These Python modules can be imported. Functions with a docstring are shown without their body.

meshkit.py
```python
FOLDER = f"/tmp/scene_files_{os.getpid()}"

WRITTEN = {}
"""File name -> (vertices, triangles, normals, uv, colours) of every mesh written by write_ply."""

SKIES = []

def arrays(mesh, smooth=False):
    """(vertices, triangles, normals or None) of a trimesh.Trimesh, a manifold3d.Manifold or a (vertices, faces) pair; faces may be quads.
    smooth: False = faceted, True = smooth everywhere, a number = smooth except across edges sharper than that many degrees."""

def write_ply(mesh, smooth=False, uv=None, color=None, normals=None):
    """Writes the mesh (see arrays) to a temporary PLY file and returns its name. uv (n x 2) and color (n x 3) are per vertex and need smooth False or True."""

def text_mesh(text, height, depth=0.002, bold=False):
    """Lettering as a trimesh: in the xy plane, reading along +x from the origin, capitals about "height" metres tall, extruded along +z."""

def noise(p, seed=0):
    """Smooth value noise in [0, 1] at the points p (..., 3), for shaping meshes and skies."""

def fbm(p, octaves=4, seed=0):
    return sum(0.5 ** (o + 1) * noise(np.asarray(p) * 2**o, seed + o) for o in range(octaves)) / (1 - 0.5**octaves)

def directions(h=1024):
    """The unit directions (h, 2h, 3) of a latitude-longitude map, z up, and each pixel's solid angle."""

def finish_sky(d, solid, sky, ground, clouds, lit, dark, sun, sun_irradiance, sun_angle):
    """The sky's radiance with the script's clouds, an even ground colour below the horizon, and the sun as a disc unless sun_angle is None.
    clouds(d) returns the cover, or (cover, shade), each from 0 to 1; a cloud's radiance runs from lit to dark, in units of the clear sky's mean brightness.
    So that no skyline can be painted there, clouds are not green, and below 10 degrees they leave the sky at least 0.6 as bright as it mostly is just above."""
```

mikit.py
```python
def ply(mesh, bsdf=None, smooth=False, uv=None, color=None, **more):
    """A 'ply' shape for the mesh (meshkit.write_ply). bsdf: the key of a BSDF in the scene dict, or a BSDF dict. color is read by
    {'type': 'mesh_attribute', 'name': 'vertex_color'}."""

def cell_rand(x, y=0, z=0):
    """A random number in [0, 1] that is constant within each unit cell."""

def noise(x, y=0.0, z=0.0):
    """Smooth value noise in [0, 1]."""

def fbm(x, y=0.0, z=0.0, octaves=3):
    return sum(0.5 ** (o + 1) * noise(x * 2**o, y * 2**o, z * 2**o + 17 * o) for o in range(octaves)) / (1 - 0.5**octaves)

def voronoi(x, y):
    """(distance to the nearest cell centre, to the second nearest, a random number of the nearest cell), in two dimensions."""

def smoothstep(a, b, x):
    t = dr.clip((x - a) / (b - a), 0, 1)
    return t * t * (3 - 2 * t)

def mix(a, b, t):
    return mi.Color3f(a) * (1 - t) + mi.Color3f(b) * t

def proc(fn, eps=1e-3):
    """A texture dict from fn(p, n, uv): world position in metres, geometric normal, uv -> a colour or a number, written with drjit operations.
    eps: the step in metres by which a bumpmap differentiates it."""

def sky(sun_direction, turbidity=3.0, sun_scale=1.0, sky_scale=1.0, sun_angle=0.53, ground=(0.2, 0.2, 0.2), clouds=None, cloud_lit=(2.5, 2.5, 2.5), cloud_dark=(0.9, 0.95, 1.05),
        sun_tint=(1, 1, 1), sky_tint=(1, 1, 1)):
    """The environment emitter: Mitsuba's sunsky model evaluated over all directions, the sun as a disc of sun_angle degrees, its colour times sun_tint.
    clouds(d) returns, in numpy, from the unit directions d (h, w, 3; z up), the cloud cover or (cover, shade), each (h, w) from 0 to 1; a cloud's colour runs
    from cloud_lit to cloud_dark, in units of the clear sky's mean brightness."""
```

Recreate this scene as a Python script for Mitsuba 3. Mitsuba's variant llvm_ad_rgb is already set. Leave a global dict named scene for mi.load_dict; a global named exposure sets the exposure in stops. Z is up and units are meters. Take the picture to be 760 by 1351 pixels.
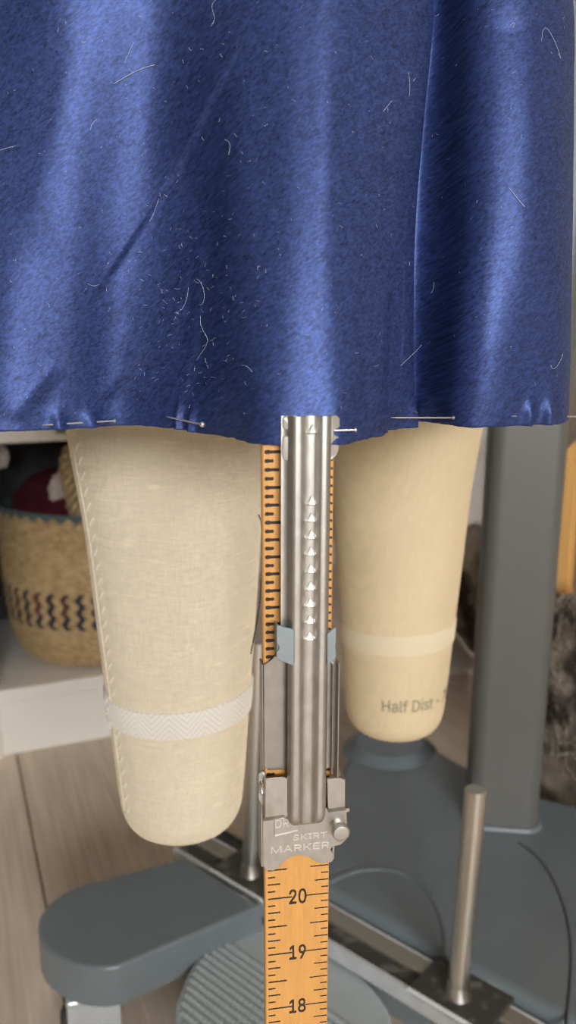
import math, random
import numpy as np
import trimesh
import drjit as dr
import mitsuba as mi
import manifold3d as m3
from shapely.geometry import Polygon, Point, LineString, box as sbox
from shapely.ops import unary_union
from scipy.interpolate import CubicSpline, PchipInterpolator
from scipy.spatial import cKDTree
import mikit, meshkit
from mikit import proc, noise, fbm, smoothstep, mix, cell_rand

T = mi.ScalarTransform4f
random.seed(5)
rng = np.random.default_rng(5)
scene, labels = {'type': 'scene'}, {}

# ---------------------------------------------------------------- camera, sky, exposure
F, CX, CY = 1100.0, 380.0, 675.5
PITCH = math.radians(12.0)
CAMZ = 0.726
fwd = np.array([0, math.cos(PITCH), -math.sin(PITCH)])
upv = np.array([0, math.sin(PITCH), math.cos(PITCH)])
eye = np.array([0, 0, CAMZ])
scene['camera'] = {'type': 'thinlens', 'fov': 2 * math.degrees(math.atan(380 / F)), 'fov_axis': 'x',
                   'aperture_radius': 0.00135, 'focus_distance': 0.355, 'near_clip': 0.02, 'far_clip': 60.0,
                   'to_world': T().look_at(origin=eye.tolist(), target=(eye + fwd).tolist(), up=[0, 0, 1])}
exposure = 0.45


# the room's window, frosted by overcast daylight: room-plan position, heights and what it gives
WALL_B = -3.2                                   # the wall behind the camera
BW, RWA = 2.35, 2.0                             # back wall, right wall
WIN1 = dict(a0=-1.20, a1=0.50, z0=1.12, z1=2.02, radiance=(27.0, 27.6, 28.2))


# ---------------------------------------------------------------- helpers
def raydir(x, y):
    return fwd + (x - CX) / F * np.array([1, 0, 0]) - (y - CY) / F * upv


def at(x, y, D):
    r = raydir(x, y)
    return eye + r * (D / r[1])


def onz(x, y, z):
    r = raydir(x, y)
    return eye + r * ((z - CAMZ) / r[2])


def project(p):
    q = np.asarray(p) - eye
    zc = q @ fwd
    return np.stack([CX + F * q[..., 0] / zc, CY - F * (q @ upv) / zc], -1), zc


ANG = math.radians(22.5)
U2, V2 = np.array([math.cos(ANG), math.sin(ANG)]), np.array([-math.sin(ANG), math.cos(ANG)])


def room(a, b, z=0.0):
    q = U2 * a + V2 * b
    return np.array([q[0], q[1], z])


ROOM = np.eye(4)
ROOM[:2, 0], ROOM[:2, 1] = U2, V2


def numbered(key):
    if key not in scene and key not in labels:
        return key
    k = 1
    while f'{key}_{k:03d}' in scene or f'{key}_{k:03d}' in labels:
        k += 1
    return f'{key}_{k:03d}'


def say(key, label=None, cat=None, group=None, kind=None):
    d = labels.setdefault(key, {})
    for k, v in (('label', label), ('category', cat), ('group', group), ('kind', kind)):
        if v:
            d[k] = v


def thing(name, label, cat, group=None, kind=None):
    key = numbered(name)
    say(key, label, cat, group, kind)
    return key


def obj(name, mesh, bsdf, parent=None, smooth=30, label=None, cat=None, group=None, kind=None, uv=None, **more):
    key = numbered(f'{parent}__{name}' if parent else name)
    scene[key] = mikit.ply(mesh, bsdf, smooth=smooth, uv=uv, **more)
    if label or cat or group or kind:
        say(key, label, cat, group, kind)
    return key


def cat_mesh(ms):
    return trimesh.util.concatenate(ms)


def xf(mesh, M):
    m = mesh.copy()
    m.apply_transform(M)
    return m


def mat(R=None, t=(0, 0, 0)):
    M = np.eye(4)
    if R is not None:
        M[:3, :3] = R
    M[:3, 3] = t
    return M


def rbox(size, r=0.002, centre=(0, 0, 0), seg=3):
    """A box with rounded edges."""
    sx, sy, sz = np.asarray(size) / 2 - r
    s = trimesh.creation.icosphere(subdivisions=1 if seg < 3 else 2, radius=r).vertices
    pts = np.vstack([s + np.array([x, y, z]) for x in (-sx, sx) for y in (-sy, sy) for z in (-sz, sz)])
    m = trimesh.convex.convex_hull(pts)
    m.apply_translation(centre)
    return m


def cbox(size, centre=(0, 0, 0), c=0.002):
    """A box with chamfered edges (cheap)."""
    h = np.asarray(size) / 2
    pts = []
    for s in np.ndindex(2, 2, 2):
        s = np.array(s) * 2 - 1
        for k in range(3):
            q = h - c
            q[k] = h[k]
            pts.append(s * q)
    m = trimesh.convex.convex_hull(np.array(pts))
    m.apply_translation(centre)
    return m


def tube(points, radii, sides=8, caps=True):
    p = np.asarray(points, float)
    r = np.broadcast_to(radii, (len(p),)).astype(float)
    t = np.gradient(p, axis=0)
    t /= np.linalg.norm(t, axis=1, keepdims=True) + 1e-12
    a = np.cross(t[0], [0, 0, 1.0] if abs(t[0][2]) < 0.9 else [1.0, 0, 0])
    A = []
    for k in range(len(p)):
        a = a - t[k] * (a @ t[k])
        a /= np.linalg.norm(a)
        A.append(a)
    A = np.array(A)
    B = np.cross(t, A)
    ang = np.arange(sides) * 2 * np.pi / sides
    v = p[:, None] + r[:, None, None] * (np.cos(ang)[None, :, None] * A[:, None] + np.sin(ang)[None, :, None] * B[:, None])
    v = v.reshape(-1, 3)
    f = []
    for i in range(len(p) - 1):
        for j in range(sides):
            k = (j + 1) % sides
            q = [i * sides + j, i * sides + k, (i + 1) * sides + k, (i + 1) * sides + j]
            f += [[q[0], q[1], q[2]], [q[0], q[2], q[3]]]
    if caps:
        n = len(v)
        v = np.vstack([v, p[:1], p[-1:]])
        for j in range(sides):
            k = (j + 1) % sides
            f += [[n, k, j], [n + 1, (len(p) - 1) * sides + j, (len(p) - 1) * sides + k]]
    return trimesh.Trimesh(v, np.array(f), process=False)


def curve(pts, n=20):
    pts = np.asarray(pts, float)
    s = np.r_[0, np.cumsum(np.linalg.norm(np.diff(pts, axis=0), axis=1))]
    return CubicSpline(s, pts)(np.linspace(0, s[-1], n))


def rod(p0, p1, r, sides=24, bevel=0.0):
    p0, p1 = np.asarray(p0, float), np.asarray(p1, float)
    d = (p1 - p0) / np.linalg.norm(p1 - p0)
    if bevel:
        return tube([p0, p0 + d * bevel * .01, p0 + d * bevel, p1 - d * bevel, p1 - d * bevel * .01, p1], [r - bevel, r - bevel, r, r, r - bevel, r - bevel], sides)
    return tube([p0, p1], r, sides)


def lathe(prof, sides=64, centre=(0, 0, 0)):
    m = trimesh.creation.revolve(np.asarray(prof, float), sections=sides)
    m.apply_translation(centre)
    return m


def ring_of(poly, step=0.004):
    ext = poly.exterior
    n = max(12, int(ext.length / step))
    p = np.array([ext.interpolate(k / n, normalized=True).coords[0] for k in range(n)])
    area = 0.5 * np.sum(p[:, 0] * np.roll(p[:, 1], -1) - p[:, 1] * np.roll(p[:, 0], -1))
    return p if area > 0 else p[::-1]


def prism(poly, layers, step=0.004, cap_bottom=True):
    """Solid from a plan polygon: layers = [(z, inset)] from bottom to top; rings are offset along vertex normals."""
    p = ring_of(poly, step)
    t = np.roll(p, -1, 0) - np.roll(p, 1, 0)
    t /= np.linalg.norm(t, axis=1, keepdims=True) + 1e-12
    nrm = np.stack([t[:, 1], -t[:, 0]], 1)
    n = len(p)
    v = np.vstack([np.c_[p - nrm * ins, np.full(n, z)] for z, ins in layers])
    f = []
    for L in range(len(layers) - 1):
        i = np.arange(n)
        j = (i + 1) % n
        a, b = L * n, (L + 1) * n
        f.append(np.stack([a + i, a + j, b + j], 1))
        f.append(np.stack([a + i, b + j, b + i], 1))
    import mapbox_earcut as me
    for L, flip in ((0, True), (len(layers) - 1, False)):
        q = v[L * n:(L + 1) * n, :2].copy()
        tri = me.triangulate_float64(q, np.array([n], dtype=np.uint32)).reshape(-1, 3).astype(int)
        e = q[tri]
        s = np.cross(e[:, 1] - e[:, 0], e[:, 2] - e[:, 0])
        tri[s < 0] = tri[s < 0][:, ::-1]
        f.append((tri[:, ::-1] if flip else tri) + L * n)
    return trimesh.Trimesh(v, np.vstack(f), process=False)


def rounded_layers(z0, z1, r, k=4, rb=0.0):
    out = [(z0, rb)] if rb else []
    if rb:
        out.append((z0 + rb, 0))
    else:
        out.append((z0, 0))
    for i in range(k + 1):
        a = math.pi / 2 * i / k
        out.append((z1 - r + r * math.sin(a), r - r * math.cos(a)))
    return out


# ---------------------------------------------------------------- materials
def tex(fn, eps=1e-3):
    return proc(fn, eps)


def M(name, **kw):
    for k, v in list(kw.items()):
        if k == 'base_color' and isinstance(v, (tuple, list)):
            kw[k] = {'type': 'rgb', 'value': list(v)}
    bump = kw.pop('bump', None)
    b = {'type': 'principled', **kw}
    if bump:
        b = {'type': 'bumpmap', 'arbitrary': bump[0], 'scale': bump[1], 'bsdf': b}
    scene[name] = {'type': 'twosided', 'bsdf': b}
    return name


def rgb(r, g, b):
    return mi.Color3f(r, g, b)


def satin_col(p, n, uv):
    a = p.x * 0.80 + p.z * 0.60 + p.y * 0.3
    b = -p.x * 0.60 + p.z * 0.80
    w = noise(a * 1000, b * 2500, 3.0)
    w2 = noise(a * 420 + 9, b * 1100, 7.0)
    k = 0.42 + 0.84 * w + 0.32 * w2
    big = fbm(p.x * 22, p.y * 22, p.z * 22, 2)
    k = k * (0.9 + 0.2 * big)
    return rgb(0.031, 0.050, 0.148) * k


M('navy_satin', base_color=tex(satin_col), roughness=0.47, metallic=0.46, specular=0.25, sheen=0.15, sheen_tint=0.9)


def linen_col(p, n, uv):
    th = p.x * 1.0 + p.y * 0.4
    a = noise(th * 260, p.z * 1900, p.y * 30)
    b = noise(th * 1900, p.z * 220, p.y * 30)
    s = smoothstep(0.80, 0.97, noise(th * 70, p.z * 900, 4.0))
    k = 0.82 + 0.15 * a + 0.12 * b + 0.12 * s
    return rgb(0.80, 0.70, 0.53) * k


def linen_bump(p, n, uv):
    th = p.x * 1.0 + p.y * 0.4
    return noise(th * 160, p.z * 1200, p.y * 30) + noise(th * 1200, p.z * 160, p.y * 30) + 1.5 * smoothstep(0.75, 0.97, noise(th * 60, p.z * 800, 4.0))


M('linen', base_color=tex(linen_col), roughness=0.85, specular=0.25, sheen=0.3, bump=(tex(linen_bump, 3e-4), 0.00018))


def linen2_col(p, n, uv):
    a = noise((p.x + p.y) * 900, p.z * 130, p.y * 30)
    b = fbm(p.x * 20, p.y * 20, p.z * 14, 2)
    return rgb(0.64, 0.515, 0.325) * (0.90 + 0.10 * a + 0.10 * b)


M('linen_yellowed', base_color=tex(linen2_col), roughness=0.6, specular=0.35)


def tape_col(p, n, uv):
    c = uv.x * 420
    h = uv.y
    tri = dr.abs(c / 30 - dr.floor(c / 30) - 0.5) * 2
    s = dr.sin((h * 4.5 + tri * 3.0) * 6.2832)
    return rgb(0.88, 0.84, 0.75) * (0.91 + 0.09 * s)


M('twill_tape', base_color=tex(tape_col), roughness=0.8, specular=0.25, sheen=0.3)
M('tape_yellowed', base_color=(0.69, 0.585, 0.41), roughness=0.75, specular=0.25)
M('white_thread', base_color=(0.80, 0.76, 0.67), roughness=0.8)
M('dark_thread', base_color=(0.02, 0.025, 0.03), roughness=0.7)
M('lint', base_color=(0.42, 0.45, 0.55), roughness=0.8)
M('print_grey', base_color=(0.16, 0.14, 0.11), roughness=0.8)
M('print_black', base_color=(0.022, 0.014, 0.010), roughness=0.75)


def ruler_col(p, n, uv):
    g = fbm(p.x * 900, p.y * 900, p.z * 30, 3)
    g2 = noise(p.x * 240, p.y * 240, p.z * 9)
    f = noise(p.x * 2600, p.y * 2600, p.z * 260)
    return rgb(0.56, 0.275, 0.075) * (0.80 + 0.22 * g + 0.12 * g2 + 0.12 * f)


M('ruler_wood', base_color=tex(ruler_col), roughness=0.42, specular=0.45)


def nickel_rough(p, n, uv):
    return 0.36 + 0.14 * fbm(p.x * 300, p.y * 300, p.z * 120, 2)


def nickel_col(p, n, uv):
    k = fbm(p.x * 420, p.y * 420, p.z * 240, 3)
    s = smoothstep(0.60, 0.80, fbm(p.x * 130 + 3, p.y * 130, p.z * 60, 3))
    return mix((0.52, 0.495, 0.45), (0.40, 0.36, 0.30), s * 0.6) * (0.86 + 0.24 * k)


M('nickel', base_color=tex(nickel_col), roughness=tex(nickel_rough), metallic=0.95)
M('nickel_burnished', base_color=(0.70, 0.67, 0.61), roughness=0.45, metallic=0.8)
M('nickel_worn', base_color=tex(lambda p, n, uv: nickel_col(p, n, uv) * 0.72), roughness=0.34, metallic=0.95)
M('zinc', base_color=(0.27, 0.31, 0.32), roughness=0.48, metallic=0.75)
M('pin_steel', base_color=(0.84, 0.81, 0.74), roughness=0.25, metallic=0.9)
M('steel', base_color=(0.74, 0.70, 0.635), roughness=0.33, metallic=1.0)
M('caster_zinc', base_color=(0.60, 0.64, 0.66), roughness=0.3, metallic=0.6)
M('chrome', base_color=(0.72, 0.73, 0.73), roughness=0.12, metallic=1.0)


def mill_col(p, n, uv):
    s = fbm(p.x * 60, p.y * 60, p.z * 60, 3)
    return mix((0.52, 0.52, 0.52), (0.74, 0.74, 0.75), s)


M('aluminium', base_color=tex(mill_col), roughness=0.38, metallic=0.45)
M('bright_steel', base_color=(0.88, 0.88, 0.87), roughness=0.45, metallic=0.4)
M('raw_bar', base_color=(0.46, 0.42, 0.35), roughness=0.4, metallic=0.85)


def black_col(p, n, uv):
    s = smoothstep(0.55, 0.75, fbm(p.x * 70, p.y * 70, p.z * 70, 3))
    return mix((0.06, 0.056, 0.05), (0.16, 0.15, 0.13), s)


M('dark_steel', base_color=tex(black_col), roughness=0.42, metallic=0.35, specular=0.5)


def paint_col(p, n, uv):
    k = fbm(p.x * 14, p.y * 14, p.z * 14, 3)
    s = smoothstep(0.72, 0.80, noise(p.x * 400, p.y * 30, p.z * 30))
    return rgb(0.142, 0.165, 0.176) * (0.9 + 0.2 * k) * (1 + 0.04 * s)


M('grey_paint', base_color=tex(paint_col), roughness=0.28, specular=0.5)
M('post_paint', base_color=(0.100, 0.098, 0.088), roughness=0.42, specular=0.5)
M('pedal_grey', base_color=(0.36, 0.395, 0.39), roughness=0.38, specular=0.5)
M('rubber', base_color=(0.03, 0.03, 0.03), roughness=0.7)
M('red_paint', base_color=(0.5, 0.04, 0.05), roughness=0.6)

PLK = 0.22
A0 = 0.0746


def plank_col(p, n, uv):
    a = p.x * float(U2[0]) + p.y * float(U2[1])
    b = p.x * float(V2[0]) + p.y * float(V2[1])
    i = dr.floor((a - A0) / PLK)
    r = cell_rand(i, 3, 1)
    off = r * 37
    warp = fbm(a * 9 + off, b * 2.2, 5.0, 3)
    ring = dr.sin((a * 70 + warp * 26 + off * 7))
    fine = fbm(a * 260 + off, b * 9, 2.0, 2)
    blot = fbm(a * 7 + off, b * 3.5, 8.0, 2)
    knx, kny = a * 5.2 + off, b * 2.1
    d1, d2, w = mikit.voronoi(knx, kny)
    knot = (1 - smoothstep(0.02, 0.12, d1)) * (w > 0.55)
    c = mix((0.65, 0.54, 0.43), (0.47, 0.365, 0.275), 0.5 + 0.30 * ring * blot)
    c = c * (0.80 + 0.26 * fine + 0.22 * blot) * (0.92 + 0.16 * r)
    return mix(c, (0.15, 0.105, 0.075), dr.clip(knot, 0, 1) * 0.75)


M('oak_plank', base_color=tex(plank_col), roughness=0.5, specular=0.35)
M('subfloor', base_color=(0.10, 0.07, 0.05), roughness=0.9)
M('white_laminate', base_color=(0.70, 0.66, 0.59), roughness=0.4, specular=0.4)
M('wall_warm', base_color=(0.46, 0.385, 0.30), roughness=0.9)
M('wall_white', base_color=(0.36, 0.35, 0.33), roughness=0.9)
M('wall_dark', base_color=(0.11, 0.105, 0.10), roughness=0.9)
M('ceiling_white', base_color=(0.50, 0.49, 0.47), roughness=0.9)

BASKET_C = room(0.25, 1.585)


def straw_col(p, n, uv):
    th = uv.x * 120
    h = uv.y * 46
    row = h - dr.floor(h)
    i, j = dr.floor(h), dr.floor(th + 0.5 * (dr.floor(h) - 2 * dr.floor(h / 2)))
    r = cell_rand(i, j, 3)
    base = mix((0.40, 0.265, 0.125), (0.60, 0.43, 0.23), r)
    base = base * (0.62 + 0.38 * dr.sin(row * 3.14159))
    # woven zigzag band
    t = th / 3.0
    ft = t - dr.floor(t)
    z = (uv.y - 0.30) / 0.235
    zz = z * 3.0
    tri = dr.abs(zz - dr.floor(zz) - 0.5) * 2
    on = (dr.abs(ft - 0.28 - 0.34 * tri) < 0.21) & (z > 0) & (z < 1)
    alt = dr.floor(t) - 2 * dr.floor(t / 2)
    dark = mix((0.025, 0.028, 0.04), (0.10, 0.035, 0.03), alt * (z > 0.35) * 0.8)
    return dr.select(on, dark * (0.8 + 0.5 * r), base)


def straw_bump(p, n, uv):
    h = uv.y * 46
    th = uv.x * 120
    return dr.abs(dr.sin(h * 3.14159)) * (0.7 + 0.3 * dr.sin(th * 6.2832 + 3.14159 * dr.floor(h)))


M('straw', base_color=tex(straw_col), roughness=0.75, specular=0.25)
M('straw_rope', base_color=tex(lambda p, n, uv: rgb(0.50, 0.37, 0.20) * (0.45 + 0.75 * noise(p.x * 260, p.y * 260, p.z * 90))), roughness=0.8)
M('teal_cotton', base_color=(0.085, 0.12, 0.125), roughness=0.9)
M('red_wool', base_color=(0.07, 0.004, 0.012), roughness=0.95, sheen=0.4)
M('white_cotton', base_color=(0.55, 0.47, 0.44), roughness=0.9)
M('green_cloth', base_color=(0.10, 0.15, 0.075), roughness=0.9)


def pine_col(p, n, uv):
    g = fbm(p.x * 120, p.y * 120, p.z * 9, 3)
    return rgb(0.66, 0.36, 0.115) * (0.82 + 0.34 * g)


M('pine', base_color=tex(pine_col), roughness=0.4, specular=0.45)
M('cardboard', base_color=(0.42, 0.275, 0.155), roughness=0.85)
M('paper_white', base_color=(0.90, 0.92, 0.95), roughness=0.7)
M('paper_warm', base_color=(0.74, 0.70, 0.65), roughness=0.8)
M('black_plastic', base_color=(0.012, 0.012, 0.012), roughness=0.5)
M('teal_plastic', base_color=(0.015, 0.19, 0.22), roughness=0.5)


def fur_col(p, n, uv):
    k = fbm(p.x * 11 + 4, p.y * 11, p.z * 13, 3)
    s = smoothstep(0.40, 0.62, k)
    f = noise(p.x * 160, p.y * 160, p.z * 60)
    return mix((0.060, 0.046, 0.036), (0.36, 0.305, 0.245), s) * (0.7 + 0.6 * f)


M('fur', base_color=tex(fur_col), roughness=0.9, sheen=0.3)

# ---------------------------------------------------------------- the room
fl = 'floor'
scene['floor'] = mikit.ply(xf(cbox((6.4, 7.0, 0.04), (0.0, -0.1, -0.040)), ROOM), 'subfloor')
say('floor', kind='structure')
a_first = A0 - PLK * 15
for i in range(29):
    a = a_first + i * PLK
    if a < -3.15 or a + PLK > 3.2:
        continue
    b = WALL_B + 1.1 + (i * 0.37) % 0.6 - 1.2
    while b < BW:
        b0, b1 = max(b, WALL_B), min(b + 2.4, BW)
        b += 2.4
        if b1 - b0 < 0.1:
            continue
        obj('plank', xf(cbox((PLK - 0.0024, b1 - b0 - 0.002, 0.02), (a + PLK / 2, (b0 + b1) / 2, -0.010), 0.0012), ROOM), 'oak_plank', 'floor', smooth=False)


def wallbox(name, a0, a1, b0, b1, z0, z1, m):
    scene[name] = mikit.ply(xf(cbox((a1 - a0, b1 - b0, z1 - z0), ((a0 + a1) / 2, (b0 + b1) / 2, (z0 + z1) / 2), 0.003), ROOM), m)
    say(name, kind='structure')


wallbox('wall_back', -3.0, RWA + .1, BW, BW + 0.1, 0, 2.6, 'wall_white')
wallbox('wall_left', -3.1, -3.0, WALL_B, BW, 0, 2.6, 'wall_dark')
wallbox('ceiling', -3.1, RWA + .1, WALL_B - .1, BW + 0.1, 2.6, 2.7, 'ceiling_white')


def window(n, wall, lo, hi, z0, z1, along, radiance, w0, w1, m):
    """A wall w0..w1 with an opening lo..hi, z0..z1, its frame, and a frosted pane that the daylight makes glow. along: 'a' (wall behind the camera) or 'b' (right wall)."""
    def bx(u0, u1, za, zb, d0, d1):
        if along == 'a':
            return xf(cbox((u1 - u0, d1 - d0, zb - za), ((u0 + u1) / 2, WALL_B + (d0 + d1) / 2, (za + zb) / 2), .003), ROOM)
        return xf(cbox((d1 - d0, u1 - u0, zb - za), (RWA - (d0 + d1) / 2, (u0 + u1) / 2, (za + zb) / 2), .003), ROOM)
    scene[wall] = mikit.ply(cat_mesh([bx(w0, lo, 0, 2.6, -.1, 0), bx(hi, w1, 0, 2.6, -.1, 0), bx(lo, hi, 0, z0, -.1, 0), bx(lo, hi, z1, 2.6, -.1, 0)]), m)
    say(wall, kind='structure')
    key = f'window_{n}'
    mid = (lo + hi) / 2
    scene[key] = mikit.ply(cat_mesh([bx(lo, hi, z0, z0 + .05, -.06, .02), bx(lo, hi, z1 - .05, z1, -.06, .02), bx(lo, lo + .05, z0 + .05, z1 - .05, -.06, .02), bx(hi - .05, hi, z0 + .05, z1 - .05, -.06, .02),
                                     bx(mid - .025, mid + .025, z0 + .05, z1 - .05, -.06, .02)]), 'white_laminate')
    say(key, kind='structure')
    c = []
    for u, z in ((lo, z0), (hi, z0), (hi, z1), (lo, z1)):
        c.append(room(u, WALL_B - .05, z) if along == 'a' else room(RWA + .05, u, z))
    scene[key + '__pane'] = mikit.ply((np.array(c), np.array([[0, 2, 1], [0, 3, 2]]) if along == 'a' else np.array([[0, 2, 1], [0, 3, 2]])), 'paper_white', emitter={'type': 'area', 'radiance': {'type': 'rgb', 'value': list(radiance)}})


window(1, 'wall_front', WIN1['a0'], WIN1['a1'], WIN1['z0'], WIN1['z1'], 'a', WIN1['radiance'], -3.0, RWA + .1, 'wall_white')
wallbox('wall_right', RWA, RWA + .1, WALL_B, BW, 0, 2.6, 'wall_warm')
wallbox('baseboard_back', -3.0, 2.0, BW - 0.015, BW, 0.0, 0.08, 'white_laminate')

# ---------------------------------------------------------------- skirt
HEM_DZ = 0.0372
HEMZ = CAMZ - HEM_DZ
TOPZ = 0.842


def zc_of(D, z):
    return D * math.cos(PITCH) + (CAMZ - z) * math.sin(PITCH)


def ctrl(lst, z):
    return np.array([[(x - CX) / F * zc_of(D, z), D] for x, D in lst])


hem_px = [(-330, .40), (-200, .354), (-90, .334), (0, .326), (60, .333), (100, .339), (150, .349), (200, .344), (250, .3275), (300, .3085), (338, .2900), (370, .2866), (400, .2866), (430, .2872), (450, .2886), (480, .3009), (500, .311), (509, .318), (511, .3235), (508, .3275), (512, .3305), (530, .338), (547, .346), (551, .353), (548, .361), (543, .368), (546, .375),
          (562, .368), (586, .353), (615, .3435), (660, .344), (700, .350), (730, .354), (745, .362), (750, .375), (747, .392)]
top_px = [(-330, .42), (-200, .375), (-90, .345), (0, .335), (60, .331), (100, .331), (150, .334), (200, .337), (250, .334), (300, .326), (345, .320), (380, .3175), (410, .3165), (440, .317), (470, .321), (488, .3248), (505, .3285), (520, .332), (530, .3345), (538, .337), (545, .339), (556, .343), (566, .348), (571, .354), (568, .362), (561, .372), (562, .383),
          (578, .383), (604, .370), (635, .3595), (680, .357), (713, .361), (738, .370), (752, .382), (757, .395), (755, .412)]
back_hem = [(.140, .47), (.172, .58), (.192, .70), (.165, .82), (.08, .86), (-.02, .83), (-.10, .85), (-.20, .78), (-.25, .66), (-.235, .52)]
back_top = [(.140, .48), (.176, .58), (.200, .69), (.172, .80), (.08, .82), (-.02, .81), (-.09, .81), (-.18, .75), (-.22, .64), (-.21, .52)]
H = np.vstack([ctrl(hem_px, HEMZ), back_hem])
MIDZ = 0.760
mid_px = [(-330, .41), (-200, .364), (-90, .340), (0, .331), (60, .332), (100, .335), (150, .342), (200, .343), (250, .332), (300, .312), (342, .3035), (378, .3005), (408, .3000), (438, .3015), (463, .306), (480, .3100), (496, .3145), (508, .3185), (514, .321), (519, .323), (524, .3255), (536, .331), (548, .339), (553, .348), (549, .357), (543, .367), (545, .378),
          (564, .374), (588, .363), (622, .349), (672, .345), (708, .348), (735, .356), (749, .370), (754, .384), (751, .402)]
Tp = np.vstack([ctrl(top_px, TOPZ), back_top])
Md = np.vstack([ctrl(mid_px, MIDZ), (np.array(back_hem) + np.array(back_top)) / 2])
seg = np.linalg.norm(np.diff(np.vstack([H, H[:1]]), axis=0), axis=1) ** 0.5
S = np.r_[0, np.cumsum(seg)]
cH = CubicSpline(S, np.vstack([H, H[:1]]), bc_type='periodic')
cT = CubicSpline(S, np.vstack([Tp, Tp[:1]]), bc_type='periodic')
cM = CubicSpline(S, np.vstack([Md, Md[:1]]), bc_type='periodic')
s_front = S[len(hem_px) - 1]
us = np.r_[np.linspace(0, s_front, 620, endpoint=False), np.linspace(s_front, S[-1], 150, endpoint=False)]
nu = len(us)
zs = np.r_[np.linspace(HEMZ, HEMZ + 0.03, 34, endpoint=False), np.linspace(HEMZ + 0.03, TOPZ + 0.01, 120, endpoint=False), np.linspace(TOPZ + 0.01, 1.10, 24)]
PH, PM, PT = cH(us), cM(us), cT(us)
tm = (MIDZ - HEMZ) / (TOPZ - HEMZ)
waist = np.array([0.012, 0.625])
SK = np.zeros((len(zs), nu, 3))
for k, z in enumerate(zs):
    t = (z - HEMZ) / (TOPZ - HEMZ)
    q = PH * (t - tm) * (t - 1) / tm + PM * t * (t - 1) / (tm * (tm - 1)) + PT * t * (t - tm) / (1 - tm) if t <= 1 else PT + (PT - PM) * (t - 1) * 0.5
    if z > TOPZ:
        w = ((z - TOPZ) / (1.10 - TOPZ))
        w = 0.75 * w * w * (3 - 2 * w)
        d = q - waist
        ang = np.arctan2(d[:, 1], d[:, 0])
        goal = waist + np.stack([0.150 * np.cos(ang), 0.125 * np.sin(ang)], 1)
        q = q * (1 - w) + goal * w
    SK[k, :, :2] = q
    SK[k, :, 2] = z


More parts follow.
